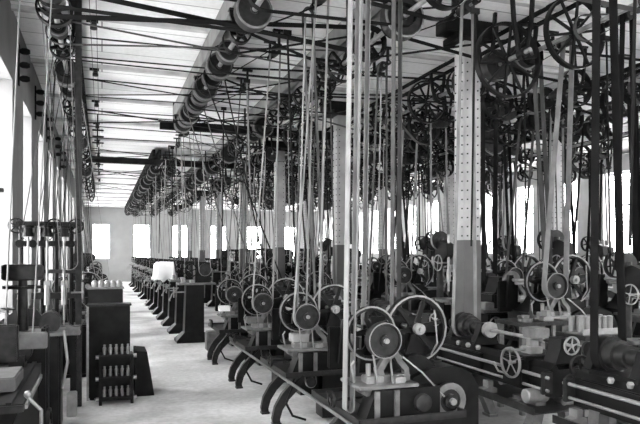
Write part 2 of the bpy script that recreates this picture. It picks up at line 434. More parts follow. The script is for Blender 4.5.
# ------------------------------------------------------------------ machine prototypes (origin on the floor, aisle side -X, facing -Y)
def leg_path(s): return [(s*.52, 0), (s*.53, .07), (s*.5, .19), (s*.42, .32), (s*.31, .43), (s*.24, .53), (s*.23, .63)]
def milling_machine():
    r = empty('milling_machine')
    for y in (-.27, .27):
        for s in (-1, 1):
            m = MB(); m.strip(leg_path(s), y-.035, y+.035, 'y', .085, .13); m.box(s*.52-.05, s*.52+.05, y-.05, y+.05, 0, .025)
            m.build('leg', IRON2, r)
    m = MB(); m.box(-.5, .5, -.6, .6, .6, .625, .004)
    for a in (-.5, .485): m.box(a, a+.015, -.6, .6, .6, .66)
    for a in (-.6, .585): m.box(-.5, .5, a, a+.015, .6, .66)
    m.build('oil_tray', IRON2, r)
    MB().prism([(-.4, .62), (.3, .62), (.3, .86), (-.3, .86)], -.5, -.3).build('apron', IRON, r)
    for x in (-.3, -.12): MB().box(x-.02, x+.02, -.53, -.5, .63, .86).build('guide_bar', GREY, r)
    MB().solid([(.05, -.56), (.075, -.55), (.075, -.5)], (.12, 0, .74)).build('dial', IRON2, r)
    m = MB(); m.prism([(-.22, .62), (.42, .62), (.4, .9), (.36, 1.02), (.24, 1.1), (.1, 1.1), (.02, 1.0), (-.2, .92)], -.3, .46); m.build('body', IRON, r)
    MB().prism([(-.2, .3), (.36, .3), (.4, .6), (-.24, .6)], -.2, .3).build('gear_box', IRON, r)
    m = MB(); m.box(-.45, .1, -.5, -.05, .87, .9, .006); m.box(-.36, .02, -.42, -.12, .8, .87, .01)
    m.build('work_table', GREY, r)
    MB().prism([(.02, .05), (.78, .05), (.78, .8), (.7, .93), (.52, 1.0), (.3, .99), (.12, .92), (.02, .8)], -.36, -.12).build('gear_guard', IRON, r)
    m = MB(); m.prism([(-.3, .62), (-.02, .62), (-.08, .8), (-.24, .8)], -.36, -.18); m.build('knee', GREY, r)
    # fork bracket below the front pulley
    m = MB()
    m.strip([(-.17, .9), (-.2, 1.0), (-.15, 1.08), (-.08, 1.14), (-.07, 1.24)], -.36, -.3, 'y', .06)
    m.strip([(.06, .9), (.05, 1.0), (-.02, 1.08), (-.06, 1.16)], -.36, -.3, 'y', .05)
    m.box(-.2, .08, -.38, -.26, .9, .96, .01)
    m.build('fork_bracket', GREY, r)
    m = MB(); m.wheel((-.24, -.24, 1.31), .235, .05, 5, rt=.035, hub=.05, sw=.05, curved=True); b = m.build('gear_wheel', IRON, r)
    MB().lathe([(.237, -.268), (.237, -.26), (.222, -.26), (.222, -.268)], (-.24, 0, 1.31)).build('rim', RIM, b)
    m = MB(); m.wheel((.22, -.2, 1.33), .3, .07, 6, rt=.035, hub=.055, sw=.05); b = m.build('flywheel', IRON, r)
    MB().lathe([(.302, -.24), (.302, -.225), (.286, -.225), (.286, -.24)], (.22, 0, 1.33)).build('rim', RIM, b)
    m = MB(); m.solid([(.025, -.3), (.05, -.3), (.05, -.235), (.025, -.235)], (.22, 0, 1.33)); m.build('hub', STEEL, r)
    m = MB(); m.drum((-.2, -.42, 1.27), .15, .09); b = m.build('driving_pulley', IRON2, r)
    MB().lathe([(.152, -.469), (.152, -.46), (.144, -.46), (.144, -.469)], (-.2, 0, 1.27)).build('rim', RIM, b)
    m = MB(); m.cyl((-.2, -.5, 1.27), (-.2, .3, 1.27), .022); m.cyl((-.24, -.3, 1.31), (-.24, .3, 1.31), .02); m.cyl((.22, -.33, 1.33), (.22, .4, 1.33), .022)
    m.build('spindle', STEEL, r)
    m = MB(); m.solid([(.16, .1), (.16, .17), (.13, .17), (.13, .24), (.1, .24), (.1, .3)], (.22, 0, 1.33)); m.build('cone_pulley', IRON2, r)
    for x in (-.24, .22):
        for y in (-.13, .36): MB().prism([(x-.07, .95), (x+.07, .95), (x+.04, 1.3), (x+.03, 1.37), (x-.03, 1.37), (x-.04, 1.3)], y-.025, y+.025).build('bearing_upright', IRON, r)
    m = MB(); m.solid([(.02, -.5), (.06, -.5), (.06, -.46), (.15, -.46), (.15, -.41), (.06, -.4), (.06, -.3)], (.42, 0, .72)); b = m.build('feed_wheel', IRON2, r)
    MB().lathe([(.155, -.475), (.155, -.455), (.1, -.455), (.1, -.475)], (.42, 0, .72)).build('rim', GREY, b)
    MB().solid([(.0085, -.53), (.03, -.53), (.03, -.49)], (.42, 0, .72)).build('hub', STEEL, b)
    m = MB(); m.wheel((-.55, -.1, .72), .075, .025, 4, 'x', rt=.015, hub=.02, sw=.015); m.cyl((-.6, -.1, .79), (-.55, -.1, .79), .01); m.cyl((-.55, -.1, .72), (-.2, -.1, .72), .012)
    m.build('hand_wheel', IRON2, r)
    m = MB(); m.tube([(-.02, -.42, 1.12), (.15, -.46, .98), (.36, -.47, .76)], .008); m.build('control_rod', STEEL, r)
    MB().tube([(-.42, -.3, .9), (-.46, -.34, 1.06), (-.44, -.36, 1.1)], .009).build('lever', STEEL, r)
    MB().tube([(.34, -.2, 1.02), (.4, -.28, 1.2), (.36, -.3, 1.5)], .008).build('control_rod', STEEL, r)
    m = MB(); m.tube([(-.3, -.6, .62), (-.38, -.5, .5), (-.45, -.44, .28), (-.36, -.4, .12), (-.2, -.4, .06)], .014); m.build('drain_pipe', IRON, r)
    m = MB(); m.box(-.34, -.18, -.4, -.26, .9, .96, .008); m.cyl((-.3, -.33, .96), (-.3, -.33, 1.06), .022); m.cyl((-.22, -.3, .96), (-.22, -.3, 1.02), .016); m.box(-.1, 0, -.45, -.3, .9, .95, .006)
    m.build('work_clamp', STEEL, r)
    b = belt('strap', -.35, (-.2, 1.27), .075, -.5, (-.17, .52), .06, .03, BELT, t=.007); b.parent = r
    MB().disc((-.17, -.5, .52), .058, .04).build('idler', IRON2, r); MB().disc((-.2, -.35, 1.27), .073, .03).build('idler', IRON2, r)
    MB().box(-.1, .42, .05, .08, 1.05, 1.42).build('splash_guard', IRON, r); MB().box(-.4, -.1, .38, .42, .9, 1.3, .01).build('splash_guard', IRON, r)
    return r
def pedestal_machine():
    r = empty('pedestal_miller')
    m = MB()
    def frus(x0, x1, y0, y1, z0, X0, X1, Y0, Y1, z1):
        v = [m.bm.verts.new(p) for p in ((x0, y0, z0), (x1, y0, z0), (x1, y1, z0), (x0, y1, z0), (X0, Y0, z1), (X1, Y0, z1), (X1, Y1, z1), (X0, Y1, z1))]
        for f in ((3, 2, 1, 0), (4, 5, 6, 7), (0, 1, 5, 4), (1, 2, 6, 5), (2, 3, 7, 6), (3, 0, 4, 7)): m.bm.faces.new([v[i] for i in f])
    frus(-.42, .36, -.3, .3, 0, -.42, .36, -.3, .3, .05)
    frus(-.42, .36, -.3, .3, .05, -.24, .2, -.19, .19, .2)
    frus(-.24, .2, -.19, .19, .2, -.2, .2, -.16, .18, 1.15)
    m.build('pedestal', IRON, r)
    m = MB(); m.box(-.38, .45, -.3, .3, 1.15, 1.19, .006); m.build('work_table', GREY, r)
    m = MB(); m.prism([(.0, 1.19), (.36, 1.19), (.34, 1.6), (.0, 1.62)], -.14, .2); m.box(-.22, .05, -.06, .06, 1.54, 1.62, .01); m.build('head', IRON, r)
    m = MB(); m.solid([(.13, -.32), (.13, -.26), (.1, -.26), (.1, -.2), (.07, -.2), (.07, -.14)], (.2, 0, 1.45)); m.build('cone_pulley', IRON2, r)
    m = MB(); m.wheel((-.46, 0, 1.0), .11, .02, 4, 'x', rt=.016, hub=.022, sw=.016); m.cyl((-.46, 0, 1.0), (-.2, 0, 1.0), .014); m.cyl((-.54, .09, 1.03), (-.46, .09, 1.03), .01); m.build('hand_wheel', STEEL, r)
    m = MB(); m.wheel((-.12, -.3, 1.44), .14, .035, 5, rt=.02, hub=.03, sw=.025); m.cyl((-.12, -.3, 1.44), (-.12, .2, 1.44), .015); b = m.build('gear_wheel', IRON, r)
    m = MB(); m.cyl((-.3, -.2, 1.19), (-.3, -.2, 1.3), .03); m.cyl((-.22, .1, 1.19), (-.22, .1, 1.27), .04); m.box(-.1, -.02, -.2, .1, 1.19, 1.24, .005); m.build('work_clamp', STEEL, r)
    m = MB(); m.tube([(-.38, -.18, 1.1), (-.52, -.22, .98), (-.58, -.24, .86)], .012); m.ball((-.58, -.24, .86), .025); m.build('lever', STEEL, r)
    r.scale = (1, 1, 1.13)
    return r
def lathe_machine():
    r = empty('lathe')
    for y in (-.75, .75):
        for s in (-1, 1):
            m = MB(); m.strip([(s*.34, 0), (s*.34, .06), (s*.28, .2), (s*.2, .36), (s*.16, .52), (s*.15, .66)], y-.06, y+.06, 'y', .09, .12)
            m.box(s*.34-.06, s*.34+.06, y-.08, y+.08, 0, .03); m.build('leg', GREY, r)
    m = MB(); m.prism([(-.2, .64), (.2, .64), (.2, .9), (.15, .96), (.11, .9), (.04, .9), (-.04, .9), (-.11, .9), (-.15, .96), (-.2, .9)], -1.0, 1.0); m.build('bed', IRON, r)
    m = MB(); m.box(-.42, .4, -1.02, 1.02, .5, .52, .003)
    for a in (-.42, .385): m.box(a, a+.015, -1.02, 1.02, .5, .57)
    m.build('chip_tray', IRON2, r)
    m = MB(); m.cyl((-.27, -1.05, .84), (-.27, 1.05, .84), .017); m.build('lead_screw', STEEL, r)
    m = MB(); m.cyl((-.27, -1.05, .72), (-.27, 1.05, .72), .014); m.build('feed_rod', STEEL, r)
    for y in (-1.02, .98): MB().box(-.31, -.19, y, y+.04, .68, .89, .008).build('rod_bracket', IRON2, r)
    m = MB()
    for y in (.38, .9): m.prism([(-.17, .95), (.17, .95), (.09, 1.12), (.06, 1.2), (-.06, 1.2), (-.09, 1.12)], y-.05, y+.05)
    m.box(-.16, .16, .36, .95, .95, .99); m.build('headstock', IRON, r)
    m = MB(); m.solid([(.07, .45), (.07, .55), (.1, .55), (.1, .65), (.13, .65), (.13, .75), (.155, .75), (.155, .84)], (0, 0, 1.13)); m.build('cone_pulley', IRON2, r)
    m = MB(); m.solid([(.04, .24), (.09, .24), (.09, .3), (.05, .3), (.05, .38)], (0, 0, 1.13)); m.build('chuck', STEEL, r)
    MB().cyl((0, -.66, 1.13), (0, .24, 1.13), .02).build('workpiece', STEEL, r)
    MB().box(-.24, -.2, .1, .9, .66, .9, .01).build('gear_cover', IRON, r)
    for y in (.1, .3, .5): MB().solid([(.02, -.03), (.03, 0), (.02, .02)], (-.27, y, .97), 'z', 10).build('oil_cup', STEEL, r)
    MB().box(-.12, .14, -.3, .3, .66, .88, .02).build('inner_rib', IRON, r)
    m = MB(); m.prism([(-.13, .95), (.13, .95), (.07, 1.1), (.06, 1.19), (-.06, 1.19), (-.07, 1.1)], -.98, -.8); m.cyl((0, -.8, 1.13), (0, -.66, 1.13), .03, .012); m.build('tailstock', IRON, r)
    m = MB(); m.wheel((0, -1.05, 1.13), .09, .02, 5, rt=.014, hub=.018, sw=.014); m.cyl((0, -1.05, 1.13), (0, -.95, 1.13), .014); m.cyl((.07, -1.1, 1.13), (.07, -1.05, 1.13), .009); m.build('tailstock_wheel', STEEL, r)
    m = MB(); m.box(-.26, .24, -.7, -.36, .94, .99, .008); m.box(-.3, -.2, -.68, -.38, .68, .97, .012); m.build('carriage', IRON, r)
    m = MB(); m.box(-.14, .02, -.62, -.46, .99, 1.06, .008); m.box(-.1, .0, -.58, -.5, 1.06, 1.14, .006); m.cyl((-.3, -.54, 1.03), (-.14, -.54, 1.03), .012); m.ball((-.31, -.54, 1.03), .02); m.build('tool_post', STEEL, r)
    m = MB(); m.wheel((-.36, -.6, .92), .155, .022, 5, 'x', rt=.018, hub=.024, sw=.014); m.cyl((-.36, -.6, .92), (-.26, -.6, .92), .015); m.cyl((-.42, -.6, 1.05), (-.36, -.6, 1.05), .01); m.build('hand_wheel', RIM, r)
    m = MB(); m.tube([(-.3, -.42, .78), (-.36, -.4, .8), (-.4, -.38, .88)], .01); m.ball((-.4, -.38, .88), .018); m.build('lever', STEEL, r)
    m = MB(); m.wheel((-.1, 1.04, .98), .1, .03, 4, rt=.02, hub=.025, sw=.02); m.wheel((-.2, 1.04, .84), .07, .03, 4, rt=.016, hub=.02, sw=.015); m.disc((0, 1.04, 1.13), .07, .03); m.build('change_gears', IRON2, r)
    return r
def drill_press():
    r = empty('drill_press')
    m = MB(); m.box(-.26, .22, -.26, .26, 0, .06, .01); m.box(-.16, .16, -.14, .3, .06, .12, .01); m.build('base', IRON, r)
    m = MB(); m.cyl((0, .14, .1), (0, .14, 1.9), .055); m.build('column', IRON2, r)
    m = MB(); m.solid([(.2, .9), (.2, .94), (.06, .94), (.05, .88), (.05, .84)], (0, -.1, 0), 'z'); m.box(-.04, .04, -.05, .14, .86, .92, .01); m.build('work_table', GREY, r)
    m = MB(); m.prism([(.2, 1.4), (.2, 1.8), (.02, 1.86), (-.16, 1.8), (-.18, 1.62), (0, 1.5)], -.06, .06, 'x'); m.build('head', IRON, r)
    m = MB(); m.cyl((0, -.12, 1.05), (0, -.12, 1.95), .02); m.cyl((0, -.12, 1.22), (0, -.12, 1.4), .035); m.build('spindle', STEEL, r)
    m = MB(); m.wheel((-.15, -.05, 1.5), .13, .015, 4, 'x', rt=.014, hub=.02, sw=.012); m.cyl((-.15, -.05, 1.5), (.05, -.05, 1.5), .012); m.build('hand_wheel', STEEL, r)
    m = MB(); m.solid([(.15, -.02), (.15, .04), (.11, .04), (.11, .1), (.08, .1), (.08, .16)], (0, .14, 1.86)); m.build('cone_pulley', IRON2, r)
    m = MB(); m.wheel((-.17, .14, .45), .18, .04, 5, 'x', rt=.02, hub=.03, sw=.02); m.cyl((-.2, .14, .45), (.1, .14, .45), .02); m.build('drive_wheel', IRON, r)
    m = MB(); m.wheel((0, .34, 1.86), .17, .05, 6, rt=.018, hub=.03, sw=.025); m.build('flywheel', IRON, r)
    return r
def grinder_bench():
    r = empty('grinding_machine')
    m = MB(); m.box(-.28, .28, -.24, .24, 0, .05, .01); m.box(-.22, .22, -.18, .18, .05, .85, .03); m.build('cabinet_base', IRON, r)
    m = MB(); m.box(-.36, .36, -.28, .28, .85, .89, .006); m.build('work_table', GREY, r)
    m = MB(); m.box(-.1, .22, -.1, .22, .89, 1.1, .02); m.prism([(-.05, 1.1), (.2, 1.1), (.14, 1.32), (.02, 1.32)], -.08, .18); m.build('head', IRON, r)
    m = MB(); m.cyl((.08, -.24, 1.28), (.08, .3, 1.28), .018); m.build('spindle', STEEL, r)
    m = MB(); m.solid([(.03, -.28), (.13, -.28), (.13, -.23), (.03, -.23)], (.08, 0, 1.28)); m.build('grinding_wheel', GREY, r)
    m = MB(); m.solid([(.09, .2), (.09, .3), (.06, .3)], (.08, 0, 1.28)); m.build('pulley', IRON2, r)
    m = MB(); m.wheel((-.4, .05, .7), .1, .018, 4, 'x', rt=.014, hub=.018, sw=.012); m.cyl((-.4, .05, .7), (-.2, .05, .7), .012); m.wheel((-.2, -.3, .7), .1, .018, 4, 'y', rt=.014, hub=.018, sw=.012); m.cyl((-.2, -.3, .7), (-.2, -.15, .7), .012); m.build('hand_wheel', STEEL, r)
    m = MB(); m.box(-.3, -.15, -.2, 0, .89, .98, .008); m.cyl((-.24, .1, .89), (-.24, .1, 1.02), .03); m.build('work_clamp', STEEL, r)
    return r
PROTO = {'mill': (milling_machine(), 'milling machine', 'milling machine on curved legs'),
         'ped': (pedestal_machine(), 'milling machine', 'pedestal milling machine with flared black base'),
         'lathe': (lathe_machine(), 'lathe', 'belt-driven lathe with bright lead screw'),
         'drill': (drill_press(), 'drill press', 'slim upright drill press'),
         'grind': (grinder_bench(), 'grinder', 'small grinding machine on cabinet base')}
used = set(); counts = {}
def machine(kind, x, y, label, group=None, rz=0):
    p, cat, _ = PROTO[kind]
    if kind not in used: used.add(kind); o = p; relocate(o, (x, y, 0), rz)
    else: o = copy_tree(p, (x, y, 0), rz)
    tag(o, label, cat, group); return o
# where the machine takes its belt: (x, y, z, radius) and where a second belt goes
TAKE = {'mill': [(-.2, -.42, 1.27, .15), (.22, .135, 1.33, .16)], 'ped': [(.2, -.29, 1.64, .13)], 'lathe': [(0, .8, 1.13, .155), (0, .6, 1.13, .1)],
        'drill': [(0, .15, 1.86, .15)], 'grind': [(.08, .25, 1.28, .09)]}
CZ = 4.62
mats3 = [BELT, BELTM, BELTD]

def rowname(i): return ['the aisle row', 'the second row', 'the third row', 'the fourth row', 'the fifth row', 'the sixth row', 'the last row'][i]
def place_row(ri, x, items, lineX, start=0, far=10):
    """items: (kind, y). Puts machine, countershaft, vertical belt, overhead belt and shifter pole for each"""
    for n, (kind, y) in enumerate(items, start):
        isfar = n >= far; rn = rowname(ri)
        wh = (ORD[n]+' machine of '+rn) if not isfar else 'distant machines of '+rn
        G = lambda a: a+' of '+rn if isfar else None
        sc = 1.22 if ri > 1 else 1.0
        mo = machine(kind, x, y, PROTO[kind][2]+', '+('%s from the front in %s' % (ORD[n], rn) if not isfar else 'at the distant end of '+rn), G('distant '+kind+' machines'))
        ck = (n+ri) % 3
        cz = CZ
        if (ri == 0 and n < 7) or (ri == 1 and n < 4) or (ri == 2 and n < 2): ck = 3; cz = H-.31
        mo.scale = [a*sc for a in PROTO[kind][0].scale] if mo != PROTO[kind][0] else mo.scale
        if mo == PROTO[kind][0]: sc = 1.0
        tx, ty, tz, tr = [q*sc for q in TAKE[kind][0]]
        cx = x+(rnd(-.1, .1) if ri else 0); cy = y+ty+(.27 if ck < 3 else .06)
        counter(ck, cx, cy, cz, 'countershaft hung above the '+wh, G('distant countershafts'))
        cr = {0: .1625, 1: .13, 2: .1625, 3: .07}[ck]
        mt = mats3[int(rnd(0, 2.99))]; wd = rnd(.055, .085)
        if ri == 0: mt = BELT if n % 2 == 0 else BELTM
        if (ri, n) in BM: mt, wd = BM[(ri, n)]
        tone = {BELT: 'pale', BELTM: 'tan', BELTD: 'dark'}[mt]
        if (ri, n) != (0, 0):
            b = belt('drive_belt', cy-(.27 if ck < 3 else .06), (cx, cz), cr, y+ty, (x+tx, tz), tr, wd, mt)
            tag(b, '%s leather belt dropping to the main pulley of the %s' % (tone, wh), 'belt', G(tone+' drive belts'))
        if kind == 'mill' and not isfar and (ri, n) != (0, 0):
            tx2, ty2, tz2, tr2 = [q*sc for q in TAKE[kind][1]]
            t2 = 'tan' if n % 2 else 'dark'; m2 = BELTM if n % 2 else BELTD
            if ri == 0 and n > 1:
                b = belt('drive_belt', y+ty2, (lineX, SZ), .15, y+ty2, (x+tx2, tz2), tr2*.8, .06, m2, crossed=(n % 3 == 2))
                tag(b, 'slanting %s belt from the aisle shaft to the %s' % (t2, wh), 'belt')
            else:
                b = belt('drive_belt', y+ty2, (cx, cz), .06, y+ty2, (x+tx2-.06, tz2), .05, .09, m2)
                tag(b, '%s upright belt to the rear pulley of the %s' % (t2, wh), 'belt')
        py = cy+{0: .22, 1: .22, 2: .3, 3: .06}[ck]; pr = {0: .24, 1: .19, 2: .36, 3: .055}[ck]
        lz = 4.85 if lineX == 5.75 else SZ
        ot = 'tan' if n % 3 == 0 else 'dark'
        b = belt('overhead_belt', py, (lineX, lz), .16, py, (cx, cz), pr, .09 if ck < 3 else .05, BELTD if n % 3 else BELTM, crossed=(n % 2 == 0 and abs(lineX-cx) > .6))
        tag(b, '%s overhead belt turning the countershaft above the %s' % (ot, wh), 'belt', G(ot+' overhead belts'))
        if n < 12:
            r_ = empty('belt_shifter', (cx-.3, y+.1+rnd(-.1, .1), 0))
            l = rnd(1.7, 2.1); tilt = rnd(-.08, .12)
            MB().cyl((0, 0, CZ+.1), (tilt, .02, l), .014, .011, 8).build('pole', TIMB if n % 2 or n == 0 else TIMP, r_)
            MB().box(-.05, .05, -.02, .02, CZ+.07, CZ+.13).build('fork', IRON, r_)
            tp = 'dark' if n % 2 or n == 0 else 'pale'
            tag(r_, 'thin %s wooden shifter pole hanging over the %s' % (tp, wh), 'pole', G(tp+' shifter poles'))
BM = {(0, 0): (BELT, .075), (1, 0): (BELTD, .09), (1, 1): (BELT, .06), (1, 2): (BELTM, .07), (2, 0): (BELTD, .08), (2, 1): (BELT, .1), (2, 2): (BELTD, .12), (0, 1): (BELT, .06)}
row1 = [('mill', 5.2), ('mill', 7.3), ('mill', 9.4), ('mill', 11.5)]
row1b = [('ped', 14.4+1.75*k) for k in range(5)]+[('grind' if k % 3 == 2 else 'ped', 23.2+1.8*k) for k in range(11)]
place_row(0, 2.45, row1, LX)
# the pedestal machines stand a little nearer the aisle
place_row(0, 2.0, row1b, 3.3, start=4, far=12)
place_row(1, 4.2, [('lathe', 3.5), ('lathe', 5.8), ('lathe', 8.35), ('lathe', 10.7), ('mill', 12.9), ('lathe', 15.0), ('mill', 17.3), ('mill', 19.2), ('lathe', 21.4), ('ped', 23.8), ('ped', 25.6), ('lathe', 28), ('ped', 31), ('ped', 34), ('ped', 37), ('ped', 40)], 3.3, far=9)
place_row(2, 6.3, [('drill', 6.0), ('mill', 7.7), ('grind', 8.95), ('drill', 10.6), ('mill', 12.4), ('lathe', 15), ('drill', 17), ('mill', 18.8), ('grind', 20.6), ('mill', 22.5), ('ped', 25), ('ped', 28), ('ped', 31), ('ped', 35)], 5.75, far=8)
place_row(3, 8.0, [('mill', 7.6), ('drill', 9.3), ('mill', 10.9), ('ped', 12.6), ('drill', 14.2), ('mill', 16), ('lathe', 18.4), ('drill', 20.4), ('mill', 22.4), ('ped', 25), ('ped', 28), ('ped', 31)], 8.85, far=6)
place_row(4, 9.7, [('mill', 11.0), ('drill', 13), ('mill', 15), ('ped', 17), ('drill', 19), ('mill', 21.2), ('ped', 24), ('ped', 27)], 8.85, far=5)
place_row(5, 12.2, [('drill', 12.8), ('mill', 14.8), ('drill', 17), ('mill', 19), ('ped', 21.5), ('ped', 24.5)], 11.35, far=4)
place_row(6, 14.6, [('drill', 15), ('mill', 17.4), ('drill', 20), ('mill', 22.6)], 13.4, far=3)

# ------------------------------------------------------------------ belts from the window-side shaft across the aisle
spans = [(7.35, 3.3, .14, 1, BELTD), (7.05, LX, .1, 0, BELTD), (8.3, 3.3, .05, 1, BELTM), (8.9, LX, .04, 0, BELTD), (9.8, LX, .05, 0, BELTD), (10.9, 3.3, .05, 1, BELTD), (12.2, LX, .05, 0, BELTD), (13.2, 3.3, .09, 1, BELTD), (13.4, LX, .06, 0, BELTD),
         (16.5, 3.3, .09, 0, BELTD), (18.0, 3.3, .08, 1, BELTD), (20.7, LX, .12, 0, BELTD), (22.2, LX, .12, 1, BELTD), (24, LX, .12, 0, BELTD), (27, LX, .1, 1, BELTD), (31, LX, .1, 0, BELTD)]
for i, (y, x2, w, cr, mt) in enumerate(spans):
    b = belt('overhead_belt', y, (-.5, SZ), .15, y, (x2, SZ), .17, w, mt, crossed=bool(cr))
    tag(b, '%s%s belt stretched above the aisle, %s one from the front' % ('crossed ' if cr else '', 'tan' if mt == BELTM else 'dark', ORD[i]), 'belt')
k = 0
for i in range(34):                                               # dense belts between the aisle shaft and the next one
    y = [4.9, 5.7, 6.4, 7.9, 8.7, 9.6, 10.1, 11.1, 11.8, 12.7, 13.6][i] if i < 11 else 20.9+(i-11)*1.02
    b = belt('overhead_belt', y, (LX, SZ), rnd(.13, .2), y+rnd(-.1, .1), (3.3, SZ), rnd(.12, .3), .11 if i > 10 else .08, BELTD, crossed=(i % 3 == 0))
    tag(b, ('dark belt joining the two shafts by the aisle, %s of the front length' % ORD[i]) if i < 11 else 'dark belt joining the two shafts over the far part of the shop', 'belt', 'belts between the far shafts' if i > 10 else None)
for i in range(16):
    y = [5.0, 7.4][i] if i < 2 else 7.0+i*1.25
    b = belt('overhead_belt', y, (3.3, SZ), rnd(.15, .25), y, (5.75, 4.85), rnd(.15, .4), .09, BELTD if i % 4 else BELTM, crossed=(i % 3 == 1))
    tag(b, '%s belt bridging overhead past the first column line, %s from the front' % ('dark' if i % 4 else 'tan', ORD[i]), 'belt')
for i in range(12):
    y = 7.6+i*1.5
    b = belt('overhead_belt', y, (5.75, 4.85), rnd(.15, .3), y, (8.85, SZ), rnd(.15, .4), .09, BELTD, crossed=(i % 3 == 1))
    tag(b, 'dark belt overhead between the column lines, %s from the front' % ORD[i], 'belt')

def nb(y1, c1, r1, y2, c2, r2, w, mt, lab):
    tag(belt('drive_belt', y1, c1, r1, y2, c2, r2, w, mt), lab, 'belt')
nb(4.95, (2.06, CZ), .03, 4.95, (2.0, .68), .03, .1, BELT, 'broad bright belt falling past the gear wheel of the first aisle machine')
nb(5.05, (2.2, CZ), .03, 5.1, (2.16, 1.31), .04, .1, BELT, 'bright belt ending on the gear wheel shaft of the first aisle machine')
nb(5.3, (2.64, CZ), .03, 5.3, (2.62, 1.33), .03, .08, BELTM, 'tan belt dropping behind the flywheel of the first aisle machine')
nb(6.9, (2.3, SZ), .05, 6.9, (2.2, 1.31), .05, .05, BELT, 'narrow pale belt on the gear wheel of the second aisle machine')
fw = empty('flywheel_shaft', (4.98, 6.45, 4.52))
MB().cyl((0, -.1, 0), (0, .95, 0), .03).build('steel_rod', STEEL, fw)
MB().wheel((0, .35, 0), .49, .08, 10, hub=.06, rt=.028, sw=.035, n=48).build('flywheel', IRON, fw)
MB().drum((0, .6, 0), .2, .14).build('pulley', IRON2, fw)
for yy in (.05, .85):
    m = MB(); m.strip([(-.16, .82), (-.13, .4), (-.06, .05), (0, -.08)], yy-.025, yy+.025, 'y', .04); m.strip([(.16, .82), (.13, .4), (.06, .05), (0, -.08)], yy-.025, yy+.025, 'y', .04); m.disc((0, yy, 0), .06, .12)
    m.build('hanger', IRON, fw)
tag(fw, 'short overhead shaft carrying a large ten-spoked wheel before the first studded column', 'shaft')
for i in range(15):
    y = 8.4+1.5*i
    counter((i*2+1) % 3, 7.05, y, CZ, 'spare countershaft hung midway between the third and fourth rows, %s from the front' % ORD[i])
    if i % 2 == 0:
        o = belt('overhead_belt', y+.3, (7.05, CZ), .1, y+.3, (8.85, SZ), .2, .09, BELTD, crossed=(i % 4 == 0)); tag(o, 'dark belt from a spare countershaft toward the deeper shaft, %s from the front' % ORD[i//2], 'belt')
# cross timber where the front shaft ends
o = MB().box(1.2, 6.6, 13.95, 14.1, 4.75, 4.93, .005).build('cross_timber', TIMB); tag(o, 'heavy dark cross timber overhead where the aisle shaft stops', 'timber')
o = MB().box(-.75, 6.6, 19.7, 19.85, 4.75, 4.93, .005).build('cross_timber', TIMB); tag(o, 'dark cross timber spanning the aisle before the far shafts', 'timber')
for i, (x, y) in enumerate([(1.5, 14.02), (3.1, 14.02), (6.3, 14.02), (-.6, 19.78), (3.1, 19.78), (6.3, 19.78)]):
    o = MB().cyl((x, y, 4.92), (x, y, H-.07 if abs(y-14.02) > 1 else H), .02).build('hanger_rod', IRON); tag(o, 'iron rod holding the %s cross timber to the ceiling, %s along it' % (['front', 'far'][i//3], ORD[i % 3]), 'rod')

# ------------------------------------------------------------------ ceiling insulators and wires above the aisle
ins0 = empty('insulator')
MB().solid([(.02, 0), (.035, -.02), (.035, -.05), (.05, -.06), (.05, -.11), (.02, -.12)], axis='z', n=14).build('porcelain', IRON2, ins0)
MB().box(-.1, .06, -.04, .04, -.01, .02).build('wooden_base', TIMB, ins0)
for i, y in enumerate(joists[2:12]):
    o = ins0 if i == 0 else copy_tree(ins0)
    relocate(o, (-.11, y, H-.09)); tag(o, 'dark insulator on the ceiling above the aisle, %s from the front' % ORD[i], 'insulator', 'ceiling insulators')
for i, x in enumerate((-.15, -.07)):
    o = MB().cyl((x, 4, H-.17), (x, 38, H-.17), .005, None, 6).build('ceiling_wire', IRON); tag(o, 'thin wire strung along the ceiling insulators, %s' % ['window side', 'aisle side'][i], 'wire')
rk0 = empty('wire_rack')
MB().box(-.02, .0, -.05, .05, -.3, .3).build('back_board', TIMB, rk0)
for z in (-.2, 0, .2):
    MB().solid([(.03, 0), (.05, .04), (.05, .1), (.03, .14)], (0, 0, z), 'x', 12).build('insulator', IRON, rk0)
for i, y in enumerate([9.95, 12.35, 14.8, 17.2, 19.6]):
    o = rk0 if i == 0 else copy_tree(rk0); relocate(o, (XL+.02, y, 4.75)); tag(o, 'three-knob insulator rack high on the window wall, %s pier' % ORD[i], 'insulator rack', 'insulator racks')
lad = empty('insulator_ladder', (-.1, 15.7, 0))
for z in (4.95, 4.8, 4.65): MB().box(-.12, .14, -.02, .02, z-.018, z+.018, .004).build('crossarm', IRON, lad)
MB().cyl((0, .03, 4.55), (0, .03, H), .015).build('drop_rod', IRON, lad)
tag(lad, 'three short crossarms hanging on a rod over the aisle', 'crossarm')
lad2 = copy_tree(lad, (-.1, 20.6, 0)); tag(lad2, 'three short crossarms on a rod over the far aisle', 'crossarm')
# post by the window-side shaft
o = MB().box(-.33, -.25, 8.7, 8.78, 0, H, .005).build('service_post', IRON2); tag(o, 'dark slender post rising by the aisle behind the tool rack to the ceiling', 'post')

